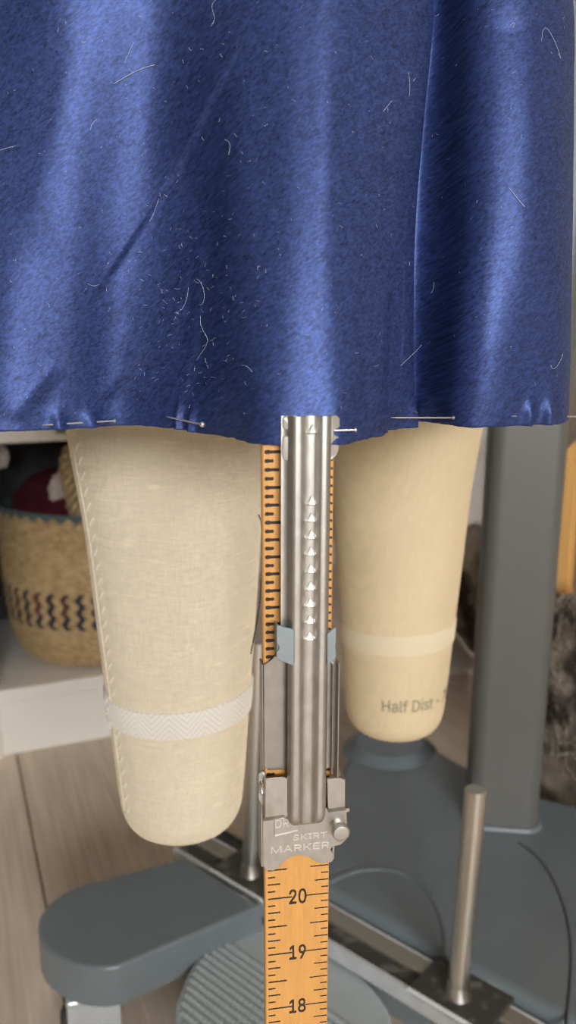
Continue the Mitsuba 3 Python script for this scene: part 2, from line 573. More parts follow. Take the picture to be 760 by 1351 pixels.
def seg_dist(P, a, b):
    """Signed distance to the line a-b in the (X, Z) plane, and how far along."""
    a, b = np.asarray(a), np.asarray(b)
    d = b - a
    L = np.linalg.norm(d)
    d = d / L
    q = P - a
    along = (q @ d) / L
    side = q[..., 0] * d[1] - q[..., 1] * d[0]
    return side, along


front = np.zeros(nu)
front[:620] = 1
XZ = SK[:, :, [0, 2]]
disp = np.zeros(SK.shape[:2])


def xz(x, y, D=0.325):
    q = at(x, y, D)
    return q[[0, 2]]


def crease(pa, pb, w, amp, step=0.0, wide=0.012):
    s, t = seg_dist(XZ, xz(*pa), xz(*pb))
    end = np.clip(np.minimum(t, 1 - t) / 0.25 + 0.05, 0, 1)
    end = end * end * (3 - 2 * end)
    ridge = amp * np.exp(-(s / w) ** 2)
    slope = step * np.tanh(s / w) * np.exp(-(s / wide) ** 2)
    return (ridge + slope) * end


disp += crease((335, 40), (105, 395), 0.0012, 0.0006, 0.0008, 0.016)
disp += crease((95, 10), (10, 330), 0.0040, 0.0, -0.0005, 0.022)
disp += crease((265, 280), (228, 560), 0.0018, 0.0006, 0.0007, 0.010)
disp += crease((245, 330), (205, 480), 0.0015, 0.0004, 0.0004, 0.008)
disp += crease((70, 480), (10, 560), 0.0030, 0.0008, 0.0006, 0.012)
disp += crease((190, 450), (110, 540), 0.0030, 0.0007, 0.0006, 0.012)
# soft undulation, and the dip round the drag point of the creases
n1 = meshkit.fbm(np.stack([XZ[..., 0] * 26, XZ[..., 1] * 15, XZ[..., 0] * 0 + 3], -1), 3, 7) - 0.5
disp += 0.0015 * n1
c = xz(262, 268)
disp -= 0.0022 * np.exp(-((XZ[..., 0] - c[0]) / 0.010) ** 2 - ((XZ[..., 1] - c[1]) / 0.020) ** 2)
c = xz(238, 430)
disp -= 0.0040 * np.exp(-((XZ[..., 0] - c[0]) / 0.013) ** 2 - ((XZ[..., 1] - c[1]) / 0.045) ** 2)
c = xz(620, 430, .345)
disp += 0.0030 * np.exp(-((XZ[..., 0] - c[0]) / 0.020) ** 2 - ((XZ[..., 1] - c[1]) / 0.03) ** 2) * (XZ[..., 0] > 0.045)
c = xz(575, 400, .348)
disp -= 0.0035 * np.exp(-((XZ[..., 0] - c[0]) / 0.011) ** 2 - ((XZ[..., 1] - c[1]) / 0.05) ** 2)
# each pin gathers the cloth: it lies on top in three places and under the cloth between them
gaps = [(89, 22, 561), (123, 24, 558), (232, 9, 553), (251.5, 11, 557), (543, 20, 551), (570, 20, 551), (697, 22, 549), (727, 21, 549)]
for gx, gw, gy in gaps:
    D = 0.349 if gx < 200 else 0.333 if gx < 300 else 0.347
    c = xz(gx, gy, D)
    sx = gw / 2.9 / F * D
    dz = XZ[..., 1] - c[1]
    disp += 0.0030 * np.exp(-((XZ[..., 0] - c[0]) / sx) ** 2) * np.where(dz > 0, np.exp(-(dz / 0.006) ** 2), 1.0)
    disp += 0  # cloth below the pin stays gathered down to the hem
low_fold = np.zeros(nu)
disp *= front[None, :]
# displacement along the cloth's own normal, so that folds keep their shape
SKsmooth = SK.copy()
du = np.roll(SK, -1, 1) - np.roll(SK, 1, 1)
dv = np.gradient(SK, axis=0)
nr = np.cross(du, dv)
nr /= np.linalg.norm(nr, axis=2, keepdims=True) + 1e-12
SK = SK + nr * disp[..., None]
# hem: gentle unevenness and the folded-in inner face
SK[0, :, 2] += 0.0006 * (meshkit.fbm(np.stack([PH[:, 0] * 160, PH[:, 1] * 160, PH[:, 0] * 0], -1), 2, 3) - 0.5) * 2
inner = np.stack([SK[j] - nr[j] * off for j, off in ((24, .0013), (12, .0013), (3, .0011), (0, .0006))])
allrows = np.concatenate([inner, SK], 0)
rows = allrows.shape[0]
idx = np.arange(rows * nu).reshape(rows, nu)
nxt = np.roll(idx, -1, 1)
quads = np.stack([idx[:-1], nxt[:-1], nxt[1:], idx[1:]], -1).reshape(-1, 4)
skirt_mesh = (allrows.reshape(-1, 3), quads)
obj('skirt', skirt_mesh, 'navy_satin', smooth=True, label='navy blue satin skirt with a pinned hem, hanging over the dress form', cat='skirt')
sk_pts = SK[:, :620].reshape(-1, 3)
sk_nrm = nr[:, :620].reshape(-1, 3)
sk_px, sk_zc = project(sk_pts)
# the visible layer: of the points that share a pixel cell, the nearest
cell = {}
for i, (u, w) in enumerate(np.floor(sk_px / 3).astype(int)):
    if (u, w) not in cell or sk_zc[i] < cell[(u, w)]:
        cell[(u, w)] = sk_zc[i]
vis = np.array([sk_zc[i] < cell[tuple(c)] + 0.004 for i, c in enumerate(np.floor(sk_px / 3).astype(int))])
vis_pts, vis_nrm = sk_pts[vis], sk_nrm[vis]
vis_tree = cKDTree(sk_px[vis])


def on_skirt(x, y, lift=0.0004):
    d, i = vis_tree.query([x, y], k=4)
    w = 1 / (d + 0.3)
    w /= w.sum()
    q = (vis_pts[i] * w[:, None]).sum(0)
    r = raydir(x, y)
    D = q[1]
    p = at(x, y, D)
    return p + vis_nrm[i[0]] * lift


# lint: longer fibres one by one, specks as stuff
hairs = [[(150, 111), (165, 102), (185, 92), (205, 86)], [(671, 248), (681, 261), (691, 273)], [(198, 292), (203, 283), (207, 272), (211, 262)], [(0, 199), (10, 196), (22, 193)],
         [(119, 172), (122, 163), (128, 158)], [(164, 83), (170, 70), (176, 56)], [(240, 410), (247, 397), (250, 379)], [(261, 368), (270, 381), (271, 396), (265, 403)], [(266, 417), (268, 433), (276, 449), (270, 462), (258, 490)],
         [(303, 205), (305, 192), (298, 185)], [(321, 482), (328, 484), (334, 491)], [(527, 482), (540, 470), (551, 458)], [(725, 481), (737, 477), (741, 467), (739, 470)], [(570, 387), (574, 378), (574, 372)],
         [(504, 148), (511, 139), (515, 134)], [(538, 128), (539, 115), (537, 96)], [(115, 374), (123, 377), (130, 375)], [(713, 56), (733, 62), (738, 78), (735, 72)], [(676, 38), (678, 31), (673, 34)], [(280, 35), (284, 22), (281, 8), (287, 0)]]
HAIR_LABELS = {0: 'long straight pale fibre slanting on the upper left of the navy skirt', 1: 'straight pale fibre slanting on the right panel of the navy skirt, right of the fold',
               8: 'longest wavy pale fibre on the navy skirt, above the round headed pin', 12: 'forked pale fibre near the right skirt edge above the last hem pin'}
for hi, h in enumerate(hairs):
    pts = np.array([on_skirt(x, y, 0.0006) for x, y in h])
    if len(pts) >= 3:
        pts = curve(pts, 10)
    lab = HAIR_LABELS.get(hi)
    obj('lint_fibre', tube(pts, 0.0001 if hi < 2 else 0.00007, 5), 'lint', smooth=True, label=lab or 'short pale lint fibre clinging to the navy satin', cat='lint', group=None if lab else 'short pale lint fibres on the skirt')
specks = []
for k in range(380):
    x, y = rng.uniform(3, 745), rng.uniform(3, 548)
    if rng.random() < 0.45:
        x, y = rng.normal(255, 60), rng.normal(400, 110)
        if not (5 < x < 500 and 5 < y < 548):
            continue
    a = rng.uniform(0, 6.28)
    L = rng.uniform(0.8, 3.0)
    q = [on_skirt(x + L * math.cos(a) * t, y + L * math.sin(a) * t, 0.0004) for t in (-1, 0, 1)]
    q[1] = q[1] + (q[2] - q[0])[[1, 0, 2]] * 0.15
    specks.append(tube(q, rng.uniform(0.00003, 0.00007), 4))
obj('lint_specks', cat_mesh(specks), 'lint', smooth=True, label='tiny pale lint specks scattered over the navy satin', cat='lint', kind='stuff')


# ---------------------------------------------------------------- pins
def surf_base(x, y):
    """The cloth at a pixel without the puckers: nearest vertex of the smooth sheet."""
    return on_base(x, y)


base_pts = SKsmooth[:40, :620].reshape(-1, 3)
base_px, base_zc = project(base_pts)
btree = cKDTree(base_px)


def on_base(x, y, lift):
    d, i = btree.query([x, y], k=12)
    i = i[np.argsort(base_zc[i])][:3]
    return at(x, y, base_pts[i, 1].mean() - lift)


def pin(p0, p1, head_at_end, label, r=0.00040, round_head=False):
    t = thing('dressmaking_pin', label, 'pin')
    p0, p1 = np.asarray(p0), np.asarray(p1)
    d = (p1 - p0) / np.linalg.norm(p1 - p0)
    L = np.linalg.norm(p1 - p0)
    obj('shaft', tube([p0, p0 + d * 0.0035, p1 - d * 0.0002], [0.00004, r, r], 10), 'pin_steel', t, smooth=True)
    if round_head:
        s = trimesh.creation.icosphere(subdivisions=2, radius=0.00115)
        s.apply_translation(p1)
        obj('head', s, 'pin_steel', t, smooth=True)
    else:
        obj('head', rod(p1 - d * 0.0003, p1 + d * 0.0003, 0.00085, 16, 0.00015), 'pin_steel', t)
    return t


LIFT = 0.0007
pin(on_base(55, 561, LIFT), on_base(151, 555, LIFT + .0002), True, 'steel pin in the hem at the far left, pointing left')
pin(on_base(219, 549.5, LIFT), on_base(267, 560, LIFT + .001), True, 'steel pin with a round head slanting into the hem left of the metal marker', round_head=True)
pin(on_base(515, 551, LIFT), on_base(598, 551, LIFT), True, 'steel pin in the hem just right of the fold edge')
pin(on_base(674, 549, LIFT), on_base(760, 549.5, LIFT + .0025), True, 'steel pin in the hem at the right end, its head past the skirt edge')

# ---------------------------------------------------------------- skirt marker
YAW = math.radians(9.5)
E1 = np.array([math.cos(YAW), math.sin(YAW), 0])
EN = np.array([math.sin(YAW), -math.cos(YAW), 0])
R0 = np.array([0.0036, 0.292, 0.0])


def loc(x, y, n=0.0):
    """Pixel -> (s, z) on the marker's plane n metres in front of the ruler's face."""
    r = raydir(x, y)
    p0 = R0 + EN * n
    t = ((p0 - eye) @ EN) / (r @ EN)
    p = eye + r * t
    return np.array([(p - p0) @ E1, p[2]])


MK = np.eye(4)
MK[:3, 0], MK[:3, 1], MK[:3, 2], MK[:3, 3] = E1, [0, 0, 1], EN, R0   # local (s, z, n)


def plate(poly, n0, th, bev=0.00015, step=0.0012):
    m = prism(poly, [(n0, 0), (n0 + th - bev, 0), (n0 + th, bev)], step)
    return xf(m, MK)


def ppoly(px, n):
    return Polygon([loc(x, y, n) for x, y in px]).buffer(0)


mk = thing('skirt_marker', 'nickel sliding skirt marker clamped on an upright yellow wooden inch ruler', 'skirt marker')
RW, RT, RTOP = 0.0129, 0.0042, 0.6915
ruler = obj('ruler', xf(cbox((2 * RW, RTOP - 0.012, RT), (0, (RTOP + 0.012) / 2, -RT / 2), 0.0005), MK), 'ruler_wood', mk, smooth=False, label='yellow varnished wooden ruler with black inch marks')
INCH = 0.0254
for e in range(12 * 8, int(28.1 * 8)):
    z = e / 8 * INCH
    if z > RTOP - 0.003:
        break
    kind = 0 if e % 8 == 0 else 1 if e % 4 == 0 else 2 if e % 2 == 0 else 3
    ln = (0.0097, 0.0076, 0.0049, 0.0029)[kind]
    fat = 1.0 if z < 0.56 else 1.75
    th = 0.00062 * fat
    x0 = -RW + 0.0012
    p = sbox(x0, z - th / 2, x0 + ln, z + th / 2)
    if fat > 1:
        p = p.union(Point(x0 + 0.0004, z).buffer(th * 0.72)).union(Point(x0 + ln * 0.8, z).buffer(th * 0.62) if kind == 3 else Point(x0 + 0.001, z).buffer(th * 0.7))
    obj('graduation_mark', plate(p, 0.0, 0.00006, 0.00001, 0.0006), 'print_black', ruler, smooth=False)
    ln = (0.0092, 0.0074, 0.0056, 0.0029)[kind]
    p = sbox(RW - 0.0003 - ln, z - th * .4, RW - 0.0003, z + th * .4)
    obj('graduation_mark', plate(p, 0.0, 0.00006, 0.00001, 0.0006), 'print_black', ruler, smooth=False)
for num in (12, 13, 14, 15, 16, 17, 18, 19, 20, 21):
    t = meshkit.text_mesh(str(num), 0.0062, 0.00006, bold=True)
    b = t.bounds
    t.apply_translation(-(b[0] + b[1]) / 2)
    t.apply_scale([0.70, 1.0, 1.0])
    t.apply_translation([0.0003, num * INCH, 0.00004])
    obj('numeral', xf(t, MK), 'print_black', ruler, smooth=False)

# slide: the long corrugated strip. profile (s, n) about its axis
NB = 0.0062                      # its base plane in front of the ruler


def sax(y):
    return loc(409.5 - (y - 700) * 0.010, y, NB + 0.002)[0]


prof_full = [(-.0100, -.0007), (-.0079, .0), (-.0072, .0016), (-.0064, .0028), (-.0052, .0033), (-.0038, .0032), (-.0029, .0026), (-.0023, .0014), (-.0015, .0008), (0, .0006), (.0015, .0008), (.0023, .0014), (.0029, .0026), (.0038, .0032),
             (.0050, .0033), (.0062, .0027), (.0071, .0012), (.0075, -.0010), (.0076, -.0040)]


def strip(prof, ys, scale=None, th=0.0007):
    p = np.asarray(prof)
    cs = PchipInterpolator(np.r_[0, np.cumsum(np.linalg.norm(np.diff(p, axis=0), axis=1))], p)
    q = cs(np.linspace(0, cs.x[-1], 90))
    t = np.gradient(q, axis=0)
    t /= np.linalg.norm(t, axis=1, keepdims=True)
    nn = np.stack([-t[:, 1], t[:, 0]], 1)
    loop = np.vstack([q + nn * 0, (q - nn * th)[::-1]])
    n = len(loop)
    V = []
    for y in ys:
        yy, k, h = y if isinstance(y, tuple) else (y, 1, 1)
        z = loc(409, yy, NB + .002)[1]
        s = sax(yy)
        V.append(np.c_[loop[:, 0] * k + s, np.full(n, z), np.where(loop[:, 1] > 0.0004, (loop[:, 1] - 0.0004) * h + 0.0004, loop[:, 1]) + NB])
    V = np.vstack(V)
    f = []
    for a in range(len(ys) - 1):
        i = np.arange(n)
        j = (i + 1) % n
        f += [np.stack([a * n + i, a * n + j, (a + 1) * n + j], 1), np.stack([a * n + i, (a + 1) * n + j, (a + 1) * n + i], 1)]
    e = len(ys) - 1
    for a, flip in ((0, 1), (e, 0)):
        m = n // 2
        i = np.arange(m - 1)
        c = np.stack([a * n + i, a * n + i + 1, a * n + n - 2 - i], 1)
        d = np.stack([a * n + i, a * n + n - 2 - i, a * n + n - 1 - i], 1)
        f += [x[:, ::-1] if flip else x for x in (c, d)]
    m = trimesh.Trimesh(V, np.vstack(f), process=False)
    m.fix_normals()
    return xf(m, MK)


upper = strip(prof_full, [549, 560, 600, 700, 800, 850, 872])
prof_low = [(-.0076, .0), (-.0071, .0014)] + prof_full[3:18]
low = strip(prof_low, [872, 950, 1030, 1060, 1070, (1077, .985, .97), (1082, .95, .85), (1086, .89, .62), (1089, .78, .25), (1090, .72, .06)])
slide = obj('slide', cat_mesh([upper, low]), 'nickel', mk, smooth=35, label='long corrugated nickel slide')
# T-shaped head with notches
for pts in ([(373, 553), (377, 548), (392, 548), (392, 612), (374, 607), (372, 598), (373, 577), (376, 575), (383, 576), (386, 573), (386, 569), (383, 566), (376, 567), (373, 564)],
            [(430, 548), (445, 548), (449, 552), (449, 563), (446, 566), (443, 566), (440, 569), (440, 572), (443, 575), (448, 576), (448, 592), (445, 600), (438, 606), (430, 612)]):
    q = ppoly(pts, NB).buffer(-0.0004).buffer(0.0004)
    tabm = prism(q, [(NB - .0004, 0), (NB + .0003, 0), (NB + .0005, .0002)], .0006)
    sm = sax(560)
    tabm.vertices[:, 2] -= np.maximum(np.abs(tabm.vertices[:, 0] - sm) - .0066, 0) * .30
    obj('notched_tab', xf(tabm, MK), 'nickel', slide)
for y, x in [(567.6, 413), (662, 412), (684.5, 411.7), (707, 411.4), (729, 411), (752, 410.6), (775, 410.3), (797, 410), (819, 409.6), (841, 409.3)]:
    s, z = loc(x, y, NB + 0.002)
    n0 = NB + 0.0003
    V = np.array([[-.0003, .0019, .0002], [.0003, .0019, .0002], [-.0020, -.0010, .0002], [.0020, -.0010, .0002], [-.0011, -.0010, .0016], [.0011, -.0010, .0016], [0, .0016, .0006], [-.0017, -.0017, -.0002], [.0017, -.0017, -.0002], [-.0010, -.0013, .0012], [.0010, -.0013, .0012]])
    d = trimesh.convex.convex_hull(V)
    d.apply_translation([s, z, n0])
    obj('stop_bump', xf(d, MK), 'nickel', slide, smooth=20)
# small slot and dots punched along the flange, as dark recessed marks
for y0, y1 in ((595, 606), (660, 663), (682.5, 685), (731, 734)):
    p = ppoly([(380.6, y0), (382.6, y0), (382.6, y1), (380.6, y1)], NB)
    obj('punched_slot', plate(p, NB + 0.0002, 0.0002, 0.00002, 0.0005), 'dark_steel', slide, smooth=False)

# zinc clips that hold the slide
NC = NB + 0.0030
pl = ppoly([(364.5, 824), (388, 829.5), (387.5, 878), (364.5, 868.5), (364.5, 858), (367, 857), (368.5, 853.5), (367, 850), (364.5, 849)], NC)
obj('clip', cat_mesh([plate(pl, NC, 0.0008), xf(cbox((0.0008, 0.0115, 0.006), (loc(365, 846, NC)[0] + .0004, loc(365, 846, NC)[1], NC - .003), .0002), MK)]), 'zinc', mk, label='blue-grey zinc clip on the left edge of the slide')
pl = ppoly([(431.5, 836), (443.5, 826), (443.5, 849), (441.8, 851), (441.8, 855), (443.5, 857), (443.5, 868), (431.5, 878)], NC)
obj('clip', plate(pl, NC - .0006, 0.0008), 'zinc', mk, label='blue-grey zinc clip on the right edge of the slide')

# sleeve against the ruler
NS = 0.0010
sl = ppoly([(347.5, 876), (352, 874), (358, 869), (363, 864), (370, 863), (440, 863), (443.5, 868), (442.5, 1011), (352, 1015), (348, 1010)], NS)
sleeve = [plate(sl, NS, 0.0008)]
for x, y0, y1, dn in ((443.2, 868, 1020, .0050), (437, 872, 1018, .0032)):
    s0, z0 = loc(x, y0, NS)
    s1, z1 = loc(x - 1, y1, NS)
    sleeve.append(xf(cbox((0.0007, z0 - z1, dn), ((s0 + s1) / 2, (z0 + z1) / 2, NS + dn / 2), 0.0002), MK))
s0, z0 = loc(347.6, 876, NS)
s1, z1 = loc(347.6, 1022, NS)
sleeve.append(xf(cbox((0.0007, z0 - z1, .0062), (-RW - .0005, (z0 + z1) / 2, NS - .0028), 0.0002), MK))
obj('sleeve', cat_mesh(sleeve), 'nickel_worn', mk)

# bracket: front plate with arch, box flanges proud of the ruler, side tab
NP = 0.0016
lower = ppoly([(346, 1072), (346, 1140), (350, 1147), (360, 1147.5), (366, 1144.5), (373, 1137), (382, 1130), (393, 1127), (405, 1128.5), (413, 1133), (418, 1136.5), (424, 1137.5), (437, 1136.5), (440, 1132), (440, 1124),
               (437, 1122), (436, 1119), (439, 1115.5), (449, 1113.5), (456, 1107), (458, 1096), (457, 1066), (430, 1064), (380, 1070)], NP)
NF = 0.0056
lf = ppoly([(349.5, 1027), (377, 1024.5), (379.5, 1028), (380, 1062), (384, 1078), (372, 1074), (349, 1078)], NF)
rf = ppoly([(431, 1026), (449, 1024.5), (454.8, 1028), (455, 1063), (432, 1066.5)], NF)
parts = [plate(lower.buffer(-.0004).buffer(.0004), NP, 0.0008, 0.00025, 0.0007), plate(lf, NF, 0.0008, 0.0002), plate(rf, NF, 0.0008, 0.0002)]


def side_wall(x, y0, y1, n0, n1):
    s0, z0 = loc(x, y0, n1)
    s1, z1 = loc(x, y1, n1)
    return xf(cbox((0.0008, z0 - z1, n1 - n0), (s0, (z0 + z1) / 2, (n0 + n1) / 2), 0.0002), MK)


parts += [side_wall(349.8, 1027, 1078, -0.006, NF), side_wall(454.6, 1028, 1064, -0.004, NF), side_wall(346.6, 1076, 1143, -0.005, NP)]
# sloping webs from the proud flanges down to the plate
for px0, px1, px2, px3 in (((349, 1077), (372, 1073.5), (376, 1079), (346.5, 1084)), ((432, 1066), (455, 1063), (457, 1069), (433, 1072))):
    a, b = loc(*px0, NF), loc(*px1, NF)
    c, d = loc(*px2, NP + .0008), loc(*px3, NP + .0008)
    V = [[a[0], a[1], NF], [b[0], b[1], NF], [c[0], c[1], NP], [d[0], d[1], NP], [a[0], a[1], NF + .0008], [b[0], b[1], NF + .0008], [c[0], c[1], NP + .0008], [d[0], d[1], NP + .0008]]
    parts.append(xf(trimesh.convex.convex_hull(np.array(V)), MK))
# back plate behind the ruler
zt, zb = loc(393, 1040, 0)[1], loc(393, 1135, 0)[1]
parts.append(xf(cbox((2 * RW + .004, zt - zb, 0.0009), (0.0004, (zt + zb) / 2, -RT - .0010), .0002), MK))
parts += [xf(cbox((0.0009, zt - zb, RT + .004), (sx * (RW + .0012), (zt + zb) / 2, -RT / 2), .0002), MK) for sx in (-1, 1)]
br = obj('bracket', cat_mesh(parts), 'nickel', mk, smooth=35, label='stamped nickel bracket with embossed lettering')
# tab with rivet on the left side
tb = ppoly([(341, 1022), (346, 1018), (351, 1020), (351, 1068), (345, 1064), (341, 1055)], 0.003)
obj('side_tab', plate(tb, 0.0018, 0.0008, .0002, .0006), 'nickel', br)
s, z = loc(345.5, 1039, 0.003)
rv = lathe([(0, 0), (.0019, 0), (.0019, .0003), (.0014, .0009), (.0006, .0004), (0, .0004)], 20)
rv.apply_scale([0.6, 1.6, 1])
rv.apply_translation([s, z, .0026])
obj('rivet', xf(rv, MK), 'steel', br)


def emboss(text, x, y, h, wpx, tilt=0.0):
    t = meshkit.text_mesh(text, h, 0.0005)
    b = t.bounds
    t.apply_translation(-(b[0] + b[1]) / 2)
    w = wpx / 3.30 / 1000
    t.apply_scale([w / (b[1] - b[0])[0], 1, 1])
    t.apply_transform(trimesh.transformations.rotation_matrix(tilt, [0, 0, 1]))
    s, z = loc(x, y, NP + .0008)
    t.apply_translation([s, z, NP + .0008])
    return xf(t, MK)


obj('lettering', emboss('MARKER', 396, 1118, .0027, 76, 0.0), 'nickel_burnished', br, smooth=False)
obj('lettering', emboss('SKIRT', 409, 1103, .0023, 44, 0.0), 'nickel_burnished', br, smooth=False)
obj('lettering', emboss('DR', 372, 1086, .0036, 18, 0.0), 'nickel_burnished', br, smooth=False)
pen = LineString([loc(391, 1078, NP), loc(362, 1077, NP), loc(362, 1101, NP), loc(392, 1094, NP)]).buffer(.00022)
obj('pennant_outline', plate(pen, NP + .0008, .0006, .0002, .0006), 'nickel_burnished', br, smooth=False)
# thumbscrew
s, z = loc(447, 1091, NP + .003)
K = np.array([s, z, 0])
k1 = lathe([(0, NP), (.0022, NP), (.0022, NP + .0045), (0, NP + .0045)], 24, K)
k2 = lathe([(0, NP + .0045), (.0029, NP + .0045), (.0034, NP + .0050), (.0034, NP + .0072), (.0030, NP + .0077), (.0022, NP + .0079), (0, NP + .0078)], 32, K)
ts = obj('thumbscrew', xf(k1, MK), 'steel', mk)
obj('knob', xf(k2, MK), 'nickel', ts, label='round knurled thumbscrew knob')
s, z = loc(457, 1068, 0.0016)
obj('guide_lug', xf(cbox((.0024, .0016, .004), (s, z, .0005), .0003), MK), 'nickel', br)
# foot of the marker, below the picture
obj('foot', prism(Polygon([tuple(p) for p in (R0[:2] + np.array([[-.07, -.03], [.07, -.03], [.07, .07], [-.07, .07]]))]).buffer(.012), rounded_layers(0.0, 0.014, 0.004), .006), 'black_plastic', mk)
# the pin held in the marker's notches
p0, p1 = loc(374, 569, NB - .0006), loc(469, 567.3, NB - .0006)
W = [(MK @ np.array([p[0], p[1], NB - .0008, 1]))[:3] for p in (p0, p1)]
pin(W[0], W[1], True, 'steel pin held in the notches at the top of the nickel skirt marker', r=.00036)

# ---------------------------------------------------------------- the leg form
form = thing('dress_form', 'cream linen covered dress form legs hanging under the navy skirt', 'dress form')
LZ = [.378, .384, .395, .410, .440, .486, .540, .595, .662, .74, .80, .83]
LR = [.030, .0385, .0432, .0450, .0474, .0508, .0550, .0590, .0670, .0730, .0700, .0600]


def leg_radius(z):
    return PchipInterpolator(LZ, LR)(z)


def leg_mesh(cx, cy, sq=1.0):
    zz = np.r_[np.linspace(.378, .42, 18), np.linspace(.426, .83, 60)]
    prof = [(0, .3763), (.015, .3766)] + [(float(leg_radius(z)), z) for z in zz] + [(0, .83)]
    return lathe(prof, 96, (cx, cy, 0))


LEG = [(-0.0770, 0.55), (0.0960, 0.70)]


def band(cx, cy, z0, z1, off=0.0017, sides=128, tilt=0.0):
    v, uv, f = [], [], []
    prof = [(z0, 0.0), (z0 + .0003, off), ((z0 + z1) / 2, off + .0001), (z1 - .0004, off), (z1, 0.0)]
    for i in range(sides + 1):
        a = 2 * math.pi * i / sides
        for z, o in prof:
            dz = tilt * math.cos(a)
            r = float(leg_radius(z + dz)) + o
            v.append([cx + r * math.cos(a), cy + r * math.sin(a), z + dz])
            uv.append([i / sides, (z - z0) / (z1 - z0)])
    k = len(prof)
    for i in range(sides):
        for j in range(k - 1):
            f.append([i * k + j, (i + 1) * k + j, (i + 1) * k + j + 1, i * k + j + 1])
    return (np.array(v), np.array(f)), np.array(uv)


legs = []
for i, (cx, cy) in enumerate(LEG):
    legs.append(obj('leg', leg_mesh(cx, cy), 'linen' if i == 0 else 'linen_yellowed', form, smooth=40,
                    label='pale linen leg with a white herringbone tape' if i == 0 else 'yellower leg with printed lettering above the stand'))
b, uv = band(*LEG[0], .4680, .4868, tilt=.0015)
obj('twill_tape', b, 'twill_tape', legs[0], smooth=True, uv=uv)
b, uv = band(*LEG[1], .4650, .4830, .0010, tilt=0.002)
obj('twill_tape', b, 'tape_yellowed', legs[1], smooth=True, uv=uv)
# frayed end of the tape and the hand-sewn side seam of the left leg
ae = math.radians(212)
fr = []
for k in range(26):
    z = rng.uniform(.466, .488)
    a = ae + rng.uniform(-.05, .05)
    r = float(leg_radius(z)) + .0015
    p = np.array([LEG[0][0] + r * math.cos(a), LEG[0][1] + r * math.sin(a), z])
    d = np.array([rng.normal(-.3, .5), rng.normal(-.6, .3), rng.normal(0, .6)])
    fr.append(tube([p, p + d * .0015, p + d * .003 + [0, 0, rng.normal(0, .0008)]], [.0003, .00025, .0001], 5))
obj('frayed_end', cat_mesh(fr), 'white_thread', legs[0], smooth=True, kind='stuff')
z = .402
while z < .70:
    a = math.radians(219 - (z - .40) * 8)
    r = float(leg_radius(z)) + .0003
    c0 = np.array(LEG[0])
    p = np.array([c0[0] + r * math.cos(a), c0[1] + r * math.sin(a), z])
    a2 = a + math.radians(5.5)
    z2 = z + .0060
    r2 = float(leg_radius(z2)) + .0003
    q = np.array([c0[0] + r2 * math.cos(a2), c0[1] + r2 * math.sin(a2), z2])
    if not .462 < z < .490:
        obj('seam_stitch', tube([p, (p + q) / 2 + (p + q - 2 * np.array([c0[0], c0[1], (p[2] + q[2]) / 2])) * .004, q], .00055, 6), 'white_thread', legs[0], smooth=True)
    z += .0098
# a raised seam line beside the stitches
pts = []
for z in np.linspace(.402, .70, 60):
    a = math.radians(214 - (z - .40) * 8)
    r = float(leg_radius(z)) - .0003
    pts.append([LEG[0][0] + r * math.cos(a), LEG[0][1] + r * math.sin(a), z])
obj('side_seam', tube(pts, .0009, 8), 'linen', legs[0], smooth=True)
# printed size text wrapped round the right leg
t = meshkit.text_mesh('Half Dist - 75', 0.0105, 0.0002)
t = t.subdivide_to_size(0.004)
v = np.array(t.vertices)
th0, zz0 = -math.pi / 2 - math.radians(22), .4135
zt = zz0 + v[:, 1]
rr = leg_radius(zt) + .00005 + v[:, 2]
an = th0 + v[:, 0] * 0.80 / .0450
t.vertices = np.stack([LEG[1][0] + rr * np.cos(an), LEG[1][1] + rr * np.sin(an), zt], 1)
obj('lettering', t, 'print_grey', legs[1], smooth=False)
# hips inside the skirt and the arm that carries the form on its post
hips = trimesh.creation.icosphere(subdivisions=4, radius=1.0)
hips.apply_scale([.132, .105, .18])
hips.apply_transform(trimesh.transformations.rotation_matrix(math.radians(40), [0, 0, 1]))
hips.apply_translation([.012, .625, .97])
obj('hips', hips, 'linen', form, smooth=True)

pts = [at(341, 679, .475), at(345, 690, .473), at(346, 715, .473), at(345, 760, .473), at(342, 800, .474), at(337, 830, .474), at(331, 863, .474)]
obj('loose_thread', tube(curve(pts, 40), .00042, 6), 'dark_thread', smooth=True, label='long dark loose thread hanging beside the pale linen leg', cat='thread')

# ---------------------------------------------------------------- the stand
stand = thing('form_stand', 'dark grey dress form stand with post, casters, steel rail and foot pedal', 'stand')
ZT = 0.112


def plan(px, z=ZT):
    return [tuple(onz(x, y, z)[:2]) for x, y in px]


rail0, rail1 = np.array(plan([(300, 1118)])[0]), np.array(plan([(742, 1372)])[0])
# line of the rail's axis: px at top height
RA, RB = onz(330, 1152, .105)[:2], onz(606, 1312, .105)[:2]
dR = (RB - RA) / np.linalg.norm(RB - RA)
nR = np.array([-dR[1], dR[0]])        # away from the camera
body_px = [(418, 1128), (440, 1045), (452, 1010), (463, 985), (480, 972), (520, 968), (555, 976), (580, 990), (620, 1012), (700, 1046), (770, 1063), (850, 1080)]
body = plan(body_px)
far = RB + dR * .20
body += [tuple(far + nR * .45), tuple(far + nR * .03), tuple(RA + nR * .028 + dR * .02)]
bp = Polygon(body).buffer(.025).buffer(-.025).buffer(-.015).buffer(.015)
obj('base', prism(bp, rounded_layers(.050, ZT, .012, 5), .005), 'grey_paint', stand, smooth=40, label='broad dark grey moulded base')
baseK = f'{stand}__base'


def ridge(pts_px, r, m='grey_paint', z=ZT, name='moulded_ridge', squash=.5):
    p = np.array([onz(x, y, z) for x, y in pts_px])
    p = curve(p, 50)
    t = tube(p, r, 10)
    t.vertices[:, 2] = z + (t.vertices[:, 2] - z) * squash
    obj(name, t, m, baseK, smooth=True)


